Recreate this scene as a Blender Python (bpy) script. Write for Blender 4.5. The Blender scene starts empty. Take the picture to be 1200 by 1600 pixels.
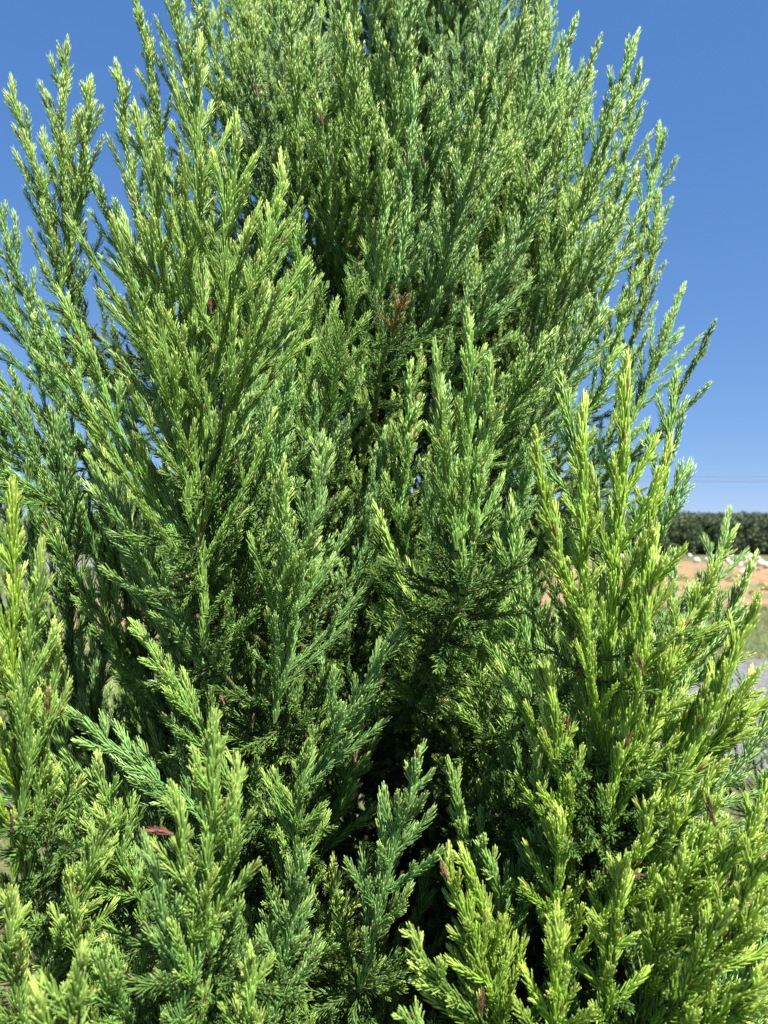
import bpy, math, random
import numpy as np

# ------------------------------------------------------------------ camera, sky, sun
scene = bpy.context.scene
col = scene.collection
R = math.radians
CAM = np.array([0.0, 0.0, 1.5])
PITCH = 1.0
FPX = 1155.0
cd = bpy.data.cameras.new("camera")
cam = bpy.data.objects.new("camera", cd)
col.objects.link(cam)
cam.location = CAM
cam.rotation_euler = (R(90 + PITCH), 0, 0)
cd.sensor_fit = 'VERTICAL'
cd.sensor_height = 36.0
cd.lens = 36.0 * FPX / 1600.0
cd.clip_start = 0.02
cd.clip_end = 3000
cd.dof.use_dof = True
cd.dof.focus_distance = 0.76
cd.dof.aperture_fstop = 8.5
scene.camera = cam

SUN_EL, SUN_AZ = 55.0, 34.0       # azimuth: degrees right of straight behind the camera
w = bpy.data.worlds.new("World")
scene.world = w
w.use_nodes = True
nt = w.node_tree
bg = nt.nodes["Background"]
sky = nt.nodes.new("ShaderNodeTexSky")
sky.sky_type = 'NISHITA'
sky.sun_disc = False
sky.sun_elevation = R(SUN_EL)
sky.sun_rotation = R(180 - SUN_AZ)
sky.altitude = 900
sky.air_density = 0.6
sky.dust_density = 0.0
sky.ozone_density = 3.5
# the phone's colour response to the sky: one power and gain per channel
sp_ = nt.nodes.new("ShaderNodeSeparateColor"); cb_ = nt.nodes.new("ShaderNodeCombineColor")
nt.links.new(sky.outputs[0], sp_.inputs[0])
for k_, (pw_, gn_) in enumerate([(.67, .61), (.475, 1.02), (.31, 1.95)]):
    a_ = nt.nodes.new("ShaderNodeMath"); a_.operation = 'POWER'; a_.inputs[1].default_value = pw_
    b_ = nt.nodes.new("ShaderNodeMath"); b_.operation = 'MULTIPLY'; b_.inputs[1].default_value = gn_
    nt.links.new(sp_.outputs[k_], a_.inputs[0]); nt.links.new(a_.outputs[0], b_.inputs[0]); nt.links.new(b_.outputs[0], cb_.inputs[k_])
nt.links.new(cb_.outputs[0], bg.inputs[0])
bg.inputs[1].default_value = 0.10
sd = bpy.data.lights.new("sun", 'SUN')
sd.energy = 5.0
sd.angle = R(0.53)
sd.color = (1.0, 0.96, 0.89)
sun = bpy.data.objects.new("sun", sd)
col.objects.link(sun)
# light travels from behind-right of the camera, downwards
sx, sy, sz = (math.sin(R(SUN_AZ)) * math.cos(R(SUN_EL)), -math.cos(R(SUN_AZ)) * math.cos(R(SUN_EL)), math.sin(R(SUN_EL)))
from mathutils import Vector
sun.rotation_euler = Vector((sx, sy, sz)).to_track_quat('Z', 'Y').to_euler()
sun.location = (sx * 20, sy * 20, sz * 20)
scene.view_settings.view_transform = 'Standard'
scene.view_settings.look = 'None'
scene.view_settings.gamma = 1.0
scene.view_settings.exposure = 1.33
scene.cycles.max_bounces = 6
scene.cycles.diffuse_bounces = 4
scene.cycles.transmission_bounces = 3

# ------------------------------------------------------------------ helpers
def px(x, y, d):
    """photo pixel (1200x1600) at depth d metres along the view -> world point"""
    cx, cy = (x - 600) / FPX * d, -(y - 800) / FPX * d
    c, s = math.cos(R(PITCH)), math.sin(R(PITCH))
    return CAM + np.array([cx, d * c - cy * s, d * s + cy * c])

def norm(a):
    return a / np.maximum(np.linalg.norm(a, axis=-1, keepdims=True), 1e-9)

def make_mesh(name, V, F, mat, C=None, smooth=True):
    """F: list of (n,k) index arrays"""
    me = bpy.data.meshes.new(name)
    V = np.ascontiguousarray(V, dtype=np.float32)
    F = [f for f in F if len(f)]
    me.vertices.add(len(V))
    me.vertices.foreach_set("co", V.ravel())
    li = np.concatenate([f.ravel() for f in F]).astype(np.int32)
    sizes = np.concatenate([np.full(len(f), f.shape[1], np.int32) for f in F])
    starts = np.concatenate([[0], np.cumsum(sizes)[:-1]]).astype(np.int32)
    me.loops.add(len(li))
    me.loops.foreach_set("vertex_index", li)
    me.polygons.add(len(sizes))
    me.polygons.foreach_set("loop_start", starts)
    me.polygons.foreach_set("loop_total", sizes)
    me.polygons.foreach_set("use_smooth", np.full(len(sizes), smooth))
    me.update(calc_edges=True)
    if C is not None:
        a = me.color_attributes.new("col", 'FLOAT_COLOR', 'POINT')
        C4 = np.ones((len(V), 4), np.float32); C4[:, :3] = C
        a.data.foreach_set("color", C4.ravel())
    me.materials.append(mat)
    return me

def link(name, me, parent=None, loc=(0, 0, 0)):
    o = bpy.data.objects.new(name, me)
    col.objects.link(o)
    o.location = loc
    if parent is not None:
        o.parent = parent
    return o

def tag(o, label=None, cat=None, group=None, kind=None):
    if label: o["label"] = label
    if cat: o["category"] = cat
    if group: o["group"] = group
    if kind: o["kind"] = kind
    return o

def bezier(p0, p1, p2, n):
    t = np.linspace(0, 1, n)[:, None]
    return (1 - t) ** 2 * p0 + 2 * t * (1 - t) * p1 + t * t * p2

# ------------------------------------------------------------------ materials
def newmat(name):
    m = bpy.data.materials.new(name); m.use_nodes = True
    n = m.node_tree
    return m, n, n.nodes["Principled BSDF"], n.nodes["Material Output"]

def needle_mat():
    m, n, p, out = newmat("sequoia_needles")
    at = n.nodes.new("ShaderNodeAttribute"); at.attribute_name = "col"
    no = n.nodes.new("ShaderNodeTexNoise"); no.inputs["Scale"].default_value = 130
    tc = n.nodes.new("ShaderNodeTexCoord")
    n.links.new(tc.outputs["Object"], no.inputs["Vector"])
    mr = n.nodes.new("ShaderNodeMapRange"); mr.inputs[1].default_value = .3; mr.inputs[2].default_value = .7
    mr.inputs[3].default_value = .82; mr.inputs[4].default_value = 1.18
    n.links.new(no.outputs[0], mr.inputs[0])
    hs = n.nodes.new("ShaderNodeHueSaturation")
    oi = n.nodes.new("ShaderNodeObjectInfo")
    m2 = n.nodes.new("ShaderNodeMapRange"); m2.inputs[3].default_value = .495; m2.inputs[4].default_value = .503
    n.links.new(oi.outputs["Random"], m2.inputs[0]); n.links.new(m2.outputs[0], hs.inputs["Hue"])
    n.links.new(mr.outputs[0], hs.inputs["Value"])
    n.links.new(at.outputs[0], hs.inputs["Color"])
    n.links.new(hs.outputs[0], p.inputs["Base Color"])
    p.inputs["Roughness"].default_value = .38
    p.inputs["Specular IOR Level"].default_value = .55
    tr = n.nodes.new("ShaderNodeBsdfTranslucent")
    h2 = n.nodes.new("ShaderNodeHueSaturation"); h2.inputs["Value"].default_value = 1.3; h2.inputs["Hue"].default_value = .485
    n.links.new(hs.outputs[0], h2.inputs["Color"]); n.links.new(h2.outputs[0], tr.inputs[0])
    mx = n.nodes.new("ShaderNodeMixShader"); mx.inputs[0].default_value = .16
    n.links.new(p.outputs[0], mx.inputs[1]); n.links.new(tr.outputs[0], mx.inputs[2])
    n.links.new(mx.outputs[0], out.inputs[0])
    return m

def attr_mat(name, rough=.8, scale=60, amp=.3, bump=.3):
    m, n, p, out = newmat(name)
    at = n.nodes.new("ShaderNodeAttribute"); at.attribute_name = "col"
    tc = n.nodes.new("ShaderNodeTexCoord")
    no = n.nodes.new("ShaderNodeTexNoise"); no.inputs["Scale"].default_value = scale; no.inputs["Detail"].default_value = 6
    n.links.new(tc.outputs["Object"], no.inputs["Vector"])
    mr = n.nodes.new("ShaderNodeMapRange"); mr.inputs[1].default_value = .3; mr.inputs[2].default_value = .7
    mr.inputs[3].default_value = 1 - amp; mr.inputs[4].default_value = 1 + amp
    n.links.new(no.outputs[0], mr.inputs[0])
    hs = n.nodes.new("ShaderNodeHueSaturation")
    n.links.new(mr.outputs[0], hs.inputs["Value"]); n.links.new(at.outputs[0], hs.inputs["Color"])
    n.links.new(hs.outputs[0], p.inputs["Base Color"])
    p.inputs["Roughness"].default_value = rough
    b = n.nodes.new("ShaderNodeBump"); b.inputs["Strength"].default_value = bump; b.inputs["Distance"].default_value = .01
    n.links.new(no.outputs[0], b.inputs["Height"]); n.links.new(b.outputs[0], p.inputs["Normal"])
    return m

def ramp_mat(name, stops, scale, detail=8, rough=.95, bump=.5, dist=.02, scale2=None, mix2=None, rough_noise=.6):
    """noise -> colour ramp ground material, object space metres"""
    m, n, p, out = newmat(name)
    tc = n.nodes.new("ShaderNodeTexCoord")
    no = n.nodes.new("ShaderNodeTexNoise"); no.inputs["Scale"].default_value = scale
    no.inputs["Detail"].default_value = detail; no.inputs["Roughness"].default_value = rough_noise
    n.links.new(tc.outputs["Object"], no.inputs["Vector"])
    cr = n.nodes.new("ShaderNodeValToRGB")
    el = cr.color_ramp.elements
    el[0].position, el[0].color = stops[0][0], (*stops[0][1], 1)
    el[1].position, el[1].color = stops[-1][0], (*stops[-1][1], 1)
    for s in stops[1:-1]:
        e = el.new(s[0]); e.color = (*s[1], 1)
    n.links.new(no.outputs[0], cr.inputs[0])
    src = cr.outputs[0]
    if mix2:
        n2 = n.nodes.new("ShaderNodeTexNoise"); n2.inputs["Scale"].default_value = scale2; n2.inputs["Detail"].default_value = 5
        n.links.new(tc.outputs["Object"], n2.inputs["Vector"])
        r2 = n.nodes.new("ShaderNodeMapRange"); r2.inputs[1].default_value = .48; r2.inputs[2].default_value = .62
        n.links.new(n2.outputs[0], r2.inputs[0])
        mx = n.nodes.new("ShaderNodeMix"); mx.data_type = 'RGBA'
        n.links.new(r2.outputs[0], mx.inputs[0]); n.links.new(src, mx.inputs[6]); mx.inputs[7].default_value = (*mix2, 1)
        src = mx.outputs[2]
    n.links.new(src, p.inputs["Base Color"])
    p.inputs["Roughness"].default_value = rough
    b = n.nodes.new("ShaderNodeBump"); b.inputs["Strength"].default_value = bump; b.inputs["Distance"].default_value = dist
    n.links.new(no.outputs[0], b.inputs["Height"]); n.links.new(b.outputs[0], p.inputs["Normal"])
    return m

M_NEEDLE = needle_mat()
M_STEM = attr_mat("sequoia_stem", .75, 220, .35, .4)
M_BARK = attr_mat("trunk_bark", .9, 60, .45, .8)
M_DEAD = attr_mat("withered_needles", .8, 300, .35, .2)
M_LEAF = attr_mat("broad_foliage", .6, 8, .35, .0)

# ------------------------------------------------------------------ ground and setting
def patch(name, pts, z, mat, sub=None):
    V = np.array([(x, y, z) for x, y in pts], float)
    me = make_mesh(name, V, [np.arange(len(pts))[None]], mat, smooth=False)
    o = link(name, me); tag(o, kind="structure"); return o

def wobble_patch(name, x0, x1, y0, y1, z, mat, amp, seed):
    r = np.random.default_rng(seed)
    n = 26
    a = np.linspace(0, 1, n)
    def jit(): return np.convolve(r.normal(0, amp, n + 4), [.1, .25, .3, .25, .1], 'valid')
    low = [(x0 + (x1 - x0) * t, y0 + j) for t, j in zip(a, jit())]
    up = [(x0 + (x1 - x0) * t, y1 + j) for t, j in zip(a[::-1], jit())]
    return patch(name, low + up, z, mat)

grassm = ramp_mat("grass_ground", [(.3, (.035, .05, .018)), (.5, (.085, .12, .035)), (.7, (.17, .19, .075))], 9, mix2=(.16, .12, .065), scale2=.9, bump=1, dist=.04)
claym = ramp_mat("orange_clay", [(.3, (.18, .095, .045)), (.52, (.34, .185, .088)), (.72, (.45, .28, .15))], 3.5, mix2=(.13, .15, .06), scale2=.7, bump=.8, dist=.05)
gravm = ramp_mat("grey_gravel", [(.36, (.07, .069, .068)), (.5, (.16, .157, .155)), (.62, (.33, .325, .315))], 17, mix2=(.15, .148, .14), scale2=3, bump=1, dist=.02, rough_noise=.75)
roadm = ramp_mat("pale_road", [(.3, (.15, .15, .145)), (.7, (.25, .25, .24))], 4)
patch("ground", [(-1500, -200), (1500, -200), (1500, 1800), (-1500, 1800)], 0, grassm)
wobble_patch("gravel_path", 1.1, 30, 4.3, 8.3, .004, gravm, .22, 1)
wobble_patch("clay_field", -6, 46, 13.2, 30, .004, claym, .8, 2)
wobble_patch("clay_bank", -14, -3.0, 8.6, 12.2, .008, claym, .35, 3)
wobble_patch("pale_road", -60, -7.0, 24, 31, .008, roadm, .25, 4)

# tufts of grass near enough to be seen past the branches
rg = np.random.default_rng(77)
def grass_tufts(n):
    X = rg.uniform(-7, 9, n * 4); Y = 2.2 + 11.3 * rg.random(n * 4) ** 1.5
    ex = rg.uniform(.25, .6, len(X)) * (rg.random(len(X)) < .3)   # grass creeping over the worn edges
    keep = ~((X > 1.0) & (Y > 4.4 + .25 * np.sin(X * 3) + ex) & (Y < 8.1 + .25 * np.sin(X * 2.2) - ex * 1.5))
    keep &= ~((X < -2.9) & (Y > 8.6) & (Y < 12.3) & (rg.random(len(X)) > .12))
    X, Y = X[keep][:n], Y[keep][:n]; n = len(X)
    h = rg.uniform(.03, .11, n); a = rg.uniform(0, 6.28, n); wd = rg.uniform(.002, .005, n)
    lx, ly = rg.normal(0, .03, n), rg.normal(0, .03, n)
    b = np.stack([X, Y, np.zeros(n)], 1)
    s = np.stack([np.cos(a), np.sin(a), np.zeros(n)], 1) * wd[:, None]
    t = b + np.stack([lx, ly, h], 1)
    mid = (b + t) / 2 + np.stack([-lx * .2, -ly * .2, h * .1], 1)
    V = np.stack([b - s, b + s, mid + s * .7, mid - s * .7, t], 1).reshape(-1, 3)
    i = (np.arange(n) * 5)[:, None]
    c = np.array([(.10, .16, .04)]) * rg.uniform(.6, 1.7, (n, 1)) + rg.random((n, 1)) * np.array([(.08, .05, .01)])
    me = make_mesh("grass", V, [i + np.array([[0, 1, 2, 3]]), i + np.array([[3, 2, 4]])], M_LEAF, np.repeat(c, 5, 0))
    tag(link("grass", me), "short green grass growing around the gravel path", "grass", kind="stuff")
grass_tufts(90000)

# ------------------------------------------------------------------ sequoia shoots (vectorised)
GOLD = 2.39996

def frames(T):
    up = np.where(np.abs(T[..., 2:3]) < .9, np.array([0, 0, 1.0]), np.array([1.0, 0, 0]))
    N = norm(np.cross(T, up)); B = np.cross(T, N)
    return N, B

def sample(P, idx, u):
    """P (S,K,3), idx (n,), u (n,) in 0..1 -> point, tangent"""
    K = P.shape[1]
    f = np.clip(u, 0, .99999) * (K - 1); i = f.astype(int); f = (f - i)[:, None]
    a, b = P[idx, i], P[idx, i + 1]
    return a * (1 - f) + b * f, norm(b - a)

def lengths(P):
    return np.linalg.norm(np.diff(P, axis=1), axis=2).sum(1)

def side_shoots(P, L, rg, u0, u1, spacing, lfun, ang, up=.35, K=6, flat=None):
    """shoots leaving the parents P. lfun(s_to_tip, n)-> length.  Returns (S,K,3)."""
    n = np.maximum(((u1 - u0) * L / spacing).astype(int), 0)
    if n.sum() == 0: return np.zeros((0, K, 3)), np.zeros(0)
    idx = np.repeat(np.arange(len(P)), n)
    k = np.concatenate([np.arange(m) for m in n])
    u = u0 + (u1 - u0) * (k + rg.uniform(.1, .9, len(k))) / n[idx]
    p, T = sample(P, idx, u)
    ln = lfun((1 - u) * L[idx], len(k)) * rg.uniform(.45, 1.2, len(k))
    ok = ln > .004
    idx, u, p, T, ln, k = idx[ok], u[ok], p[ok], T[ok], ln[ok], k[ok]
    N, B = frames(T)
    ph = k * GOLD + idx * 1.7 + rg.normal(0, .35, len(k))
    o = np.cos(ph)[:, None] * N + np.sin(ph)[:, None] * B
    a = R(ang) * rg.uniform(.75, 1.2, len(k))[:, None]
    d0 = np.cos(a) * T + np.sin(a) * o
    Z = np.array([0, 0, 1.0])
    d1 = norm(np.cos(a * .72) * T + np.sin(a * .72) * o + up * .45 * Z + rg.normal(0, .09, (len(k), 3)))
    t = np.linspace(0, 1, K)[None, :, None]
    D = norm(d0[:, None] * (1 - t) + d1[:, None] * t + rg.normal(0, .022, (len(k), K, 3)))
    st = (ln / (K - 1))[:, None, None]
    Q = p[:, None] + np.concatenate([np.zeros((len(k), 1, 3)), np.cumsum(D[:, :-1] * st, 1)], 1)
    return Q, ln

class Acc:
    def __init__(s): s.V, s.F, s.C, s.n = [], {}, [], 0
    def add(s, V, Fs, C):
        s.V.append(V.reshape(-1, 3).astype(np.float32)); s.C.append(C.reshape(-1, 3).astype(np.float32))
        for f in Fs:
            s.F.setdefault(f.shape[1], []).append(f + s.n)
        s.n += s.V[-1].shape[0]
    def mesh(s, name, mat):
        return make_mesh(name, np.concatenate(s.V), [np.concatenate(v) for v in s.F.values()], mat, np.concatenate(s.C))

def tubes(acc, P, r0, r1, c0, c1, sides=5):
    S, K, _ = P.shape
    if S == 0: return
    T = norm(np.gradient(P, axis=1)); N, B = frames(T)
    t = np.linspace(0, 1, K)
    r0 = np.broadcast_to(np.asarray(r0, float), (S,)); r1 = np.broadcast_to(np.asarray(r1, float), (S,))
    r = r0[:, None] * (1 - t) + r1[:, None] * t
    a = np.arange(sides) * 2 * math.pi / sides
    V = P[:, :, None] + r[:, :, None, None] * (np.cos(a)[None, None, :, None] * N[:, :, None] + np.sin(a)[None, None, :, None] * B[:, :, None])
    base = (np.arange(S) * K * sides)[:, None, None] + (np.arange(K - 1) * sides)[None, :, None]
    j = np.arange(sides); j2 = (j + 1) % sides
    F = np.stack([base + j, base + j2, base + j2 + sides, base + j + sides], -1).reshape(-1, 4)
    cc = np.array(c0) * (1 - t)[:, None] + np.array(c1) * t[:, None]
    C = np.broadcast_to(cc[None, :, None], V.shape)
    acc.add(V, [F], C)

def needles(acc, P, L, rg, ds, nl, wd, ang, rad, tone, lod=0, tiplen=.014, close=.32):
    """awl needles in a tight spiral round every shoot of P"""
    if len(P) == 0: return
    cm, ct = np.array(tone[0]), np.array(tone[1])
    n = np.maximum((L / ds).astype(int), 4)
    idx = np.repeat(np.arange(len(P)), n)
    k = np.concatenate([np.arange(m) for m in n])
    u = (k + .5) / n[idx]
    p, T = sample(P, idx, u)
    m = len(k)
    s = (1 - u) * L[idx]                       # distance to tip
    q = np.clip(s / tiplen, 0, 1)              # 0 at the tip
    N, B = frames(T)
    ph = k * GOLD + idx + rg.normal(0, .12, m)
    o = np.cos(ph)[:, None] * N + np.sin(ph)[:, None] * B
    side = np.cross(T, o)
    ln = nl * (.6 + .4 * q) * rg.uniform(.72, 1.18, m) * np.clip(.75 + L[idx] / .12, .75, 1.15)
    a0 = R(ang) * (close + (1 - close) * q) * rg.uniform(.82, 1.18, m)
    a1 = a0 * .8
    w_ = wd * rg.uniform(.8, 1.2, m) * (.75 + .25 * q)
    def dr(a): return np.cos(a)[:, None] * T + np.sin(a)[:, None] * o
    rr = (rad * (.5 + .5 * q))[:, None]
    p0 = p + o * rr * .7
    g = rg.normal(0, .035, (m, 3)) + np.array([0, 0, .04])
    p1 = p0 + dr(a0 * 1.15) * (ln * .5)[:, None]
    p2 = p1 + (dr(a1) + g) * (ln * .34)[:, None]
    p3 = p2 + (dr(a1 * .8) + g) * (ln * .16)[:, None]
    nn = o * np.cos(a0)[:, None] - T * np.sin(a0)[:, None]     # outward face of the needle
    rings = [(p0, .85), (p1, 1.0), (p2, .72)] if lod == 0 else [(p0, .85), (p1 * .55 + p2 * .45, .95)]
    vs = []
    for c, f in rings:
        ww = (w_ * f)[:, None]
        vs += [c + side * ww * .5, c + nn * ww * .26, c - side * ww * .5, c - nn * ww * .3] if lod == 0 else \
              [c + side * ww * .5, c + nn * ww * .28, c - side * ww * .5]
    vs.append(p3)
    V = np.stack(vs, 1)
    ks = 4 if lod == 0 else 3
    nr = len(rings)
    b = (np.arange(m) * (ks * nr + 1))[:, None]
    quads, tris = [], []
    for r_ in range(nr - 1):
        for j in range(ks):
            j2 = (j + 1) % ks
            quads.append([r_ * ks + j, r_ * ks + j2, (r_ + 1) * ks + j2, (r_ + 1) * ks + j])
    e = (nr - 1) * ks
    for j in range(ks): tris.append([e + j, e + (j + 1) % ks, nr * ks])
    Fq = (b[:, None] + np.array(quads)[None]).reshape(-1, 4)
    Ft = (b[:, None] + np.array(tris)[None]).reshape(-1, 3)
    shoot_v = rg.uniform(0, 1, len(P))[idx]
    f = np.clip(1 - s / (tiplen * 2.1), 0, 1) ** 1.1 * (.35 + .6 * rg.uniform(0, 1, len(P))[idx]) + .12 * shoot_v
    f = np.clip(f, 0, 1)[:, None]
    c = (cm * (1 - f) + ct * f) * rg.uniform(.8, 1.2, (m, 1)) * (0.9 + .2 * shoot_v[:, None])
    pale = rg.uniform(0, 1, len(P))[idx]
    c = c * np.where(pale < .12, 1.22, np.where(pale > .9, .78, 1.0))[:, None]
    old = rg.random(m) < .010
    c[old] = (.16, .085, .045)
    grad = np.ones((ks * nr + 1,)); grad[:ks] = .97; grad[-1] = 1.06
    C = c[:, None] * grad[None, :, None]
    C[:, -1] = C[:, -1] + np.array([.008, .008, 0])
    acc.add(V, [Fq, Ft], C)

TONES = {
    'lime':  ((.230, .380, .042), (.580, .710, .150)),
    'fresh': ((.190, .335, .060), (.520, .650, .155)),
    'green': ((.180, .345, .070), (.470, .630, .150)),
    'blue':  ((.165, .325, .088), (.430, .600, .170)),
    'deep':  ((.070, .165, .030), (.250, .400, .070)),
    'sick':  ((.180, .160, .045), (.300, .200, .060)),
}
BROWN, GREENST = (.13, .075, .04), (.12, .20, .05)

def plume(fol, stem, axis, rg, tone, lmax=.09, kf=.42, sp1=.0115, ang=27, nl=.011, wd=.0018, lod=0, u0=.08,
          up=.25, ter=.05, sp2=.019, ds=.0013, radius=.0022, na=1.0):
    """one feathery spray along the polyline axis (K,3)"""
    P0 = axis[None]; L0 = lengths(P0)
    tone = TONES[tone] if isinstance(tone, str) else tone
    P1, L1 = side_shoots(P0, L0, rg, u0, .985, sp1, lambda s, n: np.minimum(lmax, kf * s + .008), ang, up, 7)
    if len(P1):
        P2, L2 = side_shoots(P1, L1, rg, .22, .85, sp2, lambda s, n: np.minimum(ter, .5 * s), 30, up * .6, 5)
    else: P2, L2 = np.zeros((0, 5, 3)), np.zeros(0)
    needles(fol, P0, L0, rg, ds * .7, nl * 1.25, wd * 1.2, 15 * na ** .5, radius * .9, tone, lod, .02)
    needles(fol, P1, L1, rg, ds, nl * 1.08, wd, 24 * na, .0013, tone, lod, .012)
    needles(fol, P2, L2, rg, ds * 1.1, nl * .85, wd * .88, 27 * na, .0009, tone, lod, .008)
    g = np.array(tone[0]) * 1.2
    tubes(stem, P0, radius, .0009, GREENST, g, 6)
    tubes(stem, P1, .0011, .0006, g, g, 4)
    tubes(stem, P2, .0007, .0004, g, g, 3)

# ------------------------------------------------------------------ the big sequoia
TX, TY = 0.0, 1.32
tree = bpy.data.objects.new("sequoia_tree", None); col.objects.link(tree)
tree.location = (TX, TY, 0)
tag(tree, "big young conifer filling the frame, dense with upright feathery green sprays", "tree")
TREE0 = np.array([TX, TY, 0.0])

def trunk_x(z): return np.array([TX + .02 * math.sin(z * 2.3), TY + .02 * math.cos(z * 1.7), z])
tp = np.array([trunk_x(z) for z in np.linspace(-.05, 3.0, 26)])
acc = Acc()
tubes(acc, (tp - TREE0)[None], .038, .004, (.15, .09, .055), (.17, .12, .06), 12)
trunk = link("trunk", acc.mesh("trunk", M_BARK), tree)
_rg = np.random.default_rng(99); _f, _s = Acc(), Acc()
_P = (tp - TREE0)[None]
_P1, _L1 = side_shoots(_P, lengths(_P), _rg, .06, .97, .0055, lambda s, n: np.full(n, .17), 48, .5, 8)
_P2, _L2 = side_shoots(_P1, _L1, _rg, .2, .92, .016, lambda s, n: np.minimum(.06, .5 * s), 34, .2, 5)
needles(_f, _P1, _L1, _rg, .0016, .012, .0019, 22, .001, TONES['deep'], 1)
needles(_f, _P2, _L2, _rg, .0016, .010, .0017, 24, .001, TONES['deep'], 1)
tubes(_s, _P1, .0016, .0007, BROWN, GREENST, 4)
_so = link("twigs", _s.mesh("trunk_twigs", M_STEM), trunk)
link("foliage", _f.mesh("trunk_foliage", M_NEEDLE), trunk)

n_branch = 0
def put_branch(fol, stem, root=tree, name="branch"):
    s = link(name, stem.mesh("branch_stem", M_STEM), root)
    f = link("foliage", fol.mesh("branch_foliage", M_NEEDLE), s)
    return s, f

def hero(tip, base, dt, db, tone='green', bend=(0, 0, 0), seed=0, join=True, **kw):
    """spray whose tip/base stand at known places in the crown; the limb runs on to the trunk"""
    rg = np.random.default_rng(seed + 1000)
    p2, p0 = px(*tip, dt), px(*base, db)
    L = np.linalg.norm(p2 - p0)
    mid = (p0 + p2) / 2 + np.array(bend) * L
    ax = bezier(p0, mid, p2, 14) + np.cumsum(rg.normal(0, .0016, (14, 3)), 0)
    fol, stem = Acc(), Acc()
    plume(fol, stem, ax - TREE0, rg, tone, **kw)
    if join:
        hd = math.hypot(p0[0] - TX, p0[1] - TY)
        zt = max(p0[2] - hd * .45, .12)
        q0 = trunk_x(zt)
        dirb = norm(ax[1] - ax[0])
        c1 = p0 - dirb * min(.14, hd * .5)
        c1 = c1 * .6 + (q0 + p0) / 2 * .4
        limb = bezier(q0, c1, p0, 12) - TREE0
        tubes(stem, limb[None], .006, .0024, BROWN, GREENST, 7)
        if hd > .12:
            rk = dict(kw); 
            P1, L1 = side_shoots(limb[None], lengths(limb[None]), rg, .06, .98, .011,
                                 lambda s, n: np.full(n, .085), 50, .35, 6)
            P2, L2 = side_shoots(P1, L1, rg, .15, .9, .018, lambda s, n: np.minimum(.04, .5 * s), 32, .15, 5)
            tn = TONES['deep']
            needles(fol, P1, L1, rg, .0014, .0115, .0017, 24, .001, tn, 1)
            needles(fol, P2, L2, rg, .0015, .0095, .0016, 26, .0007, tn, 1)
            tubes(stem, P1, .0012, .0006, BROWN, GREENST, 4)
            tubes(stem, P2, .0007, .0004, GREENST, GREENST, 3)
    return put_branch(fol, stem, name='spray' if dt < .7 else 'branch')

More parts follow.
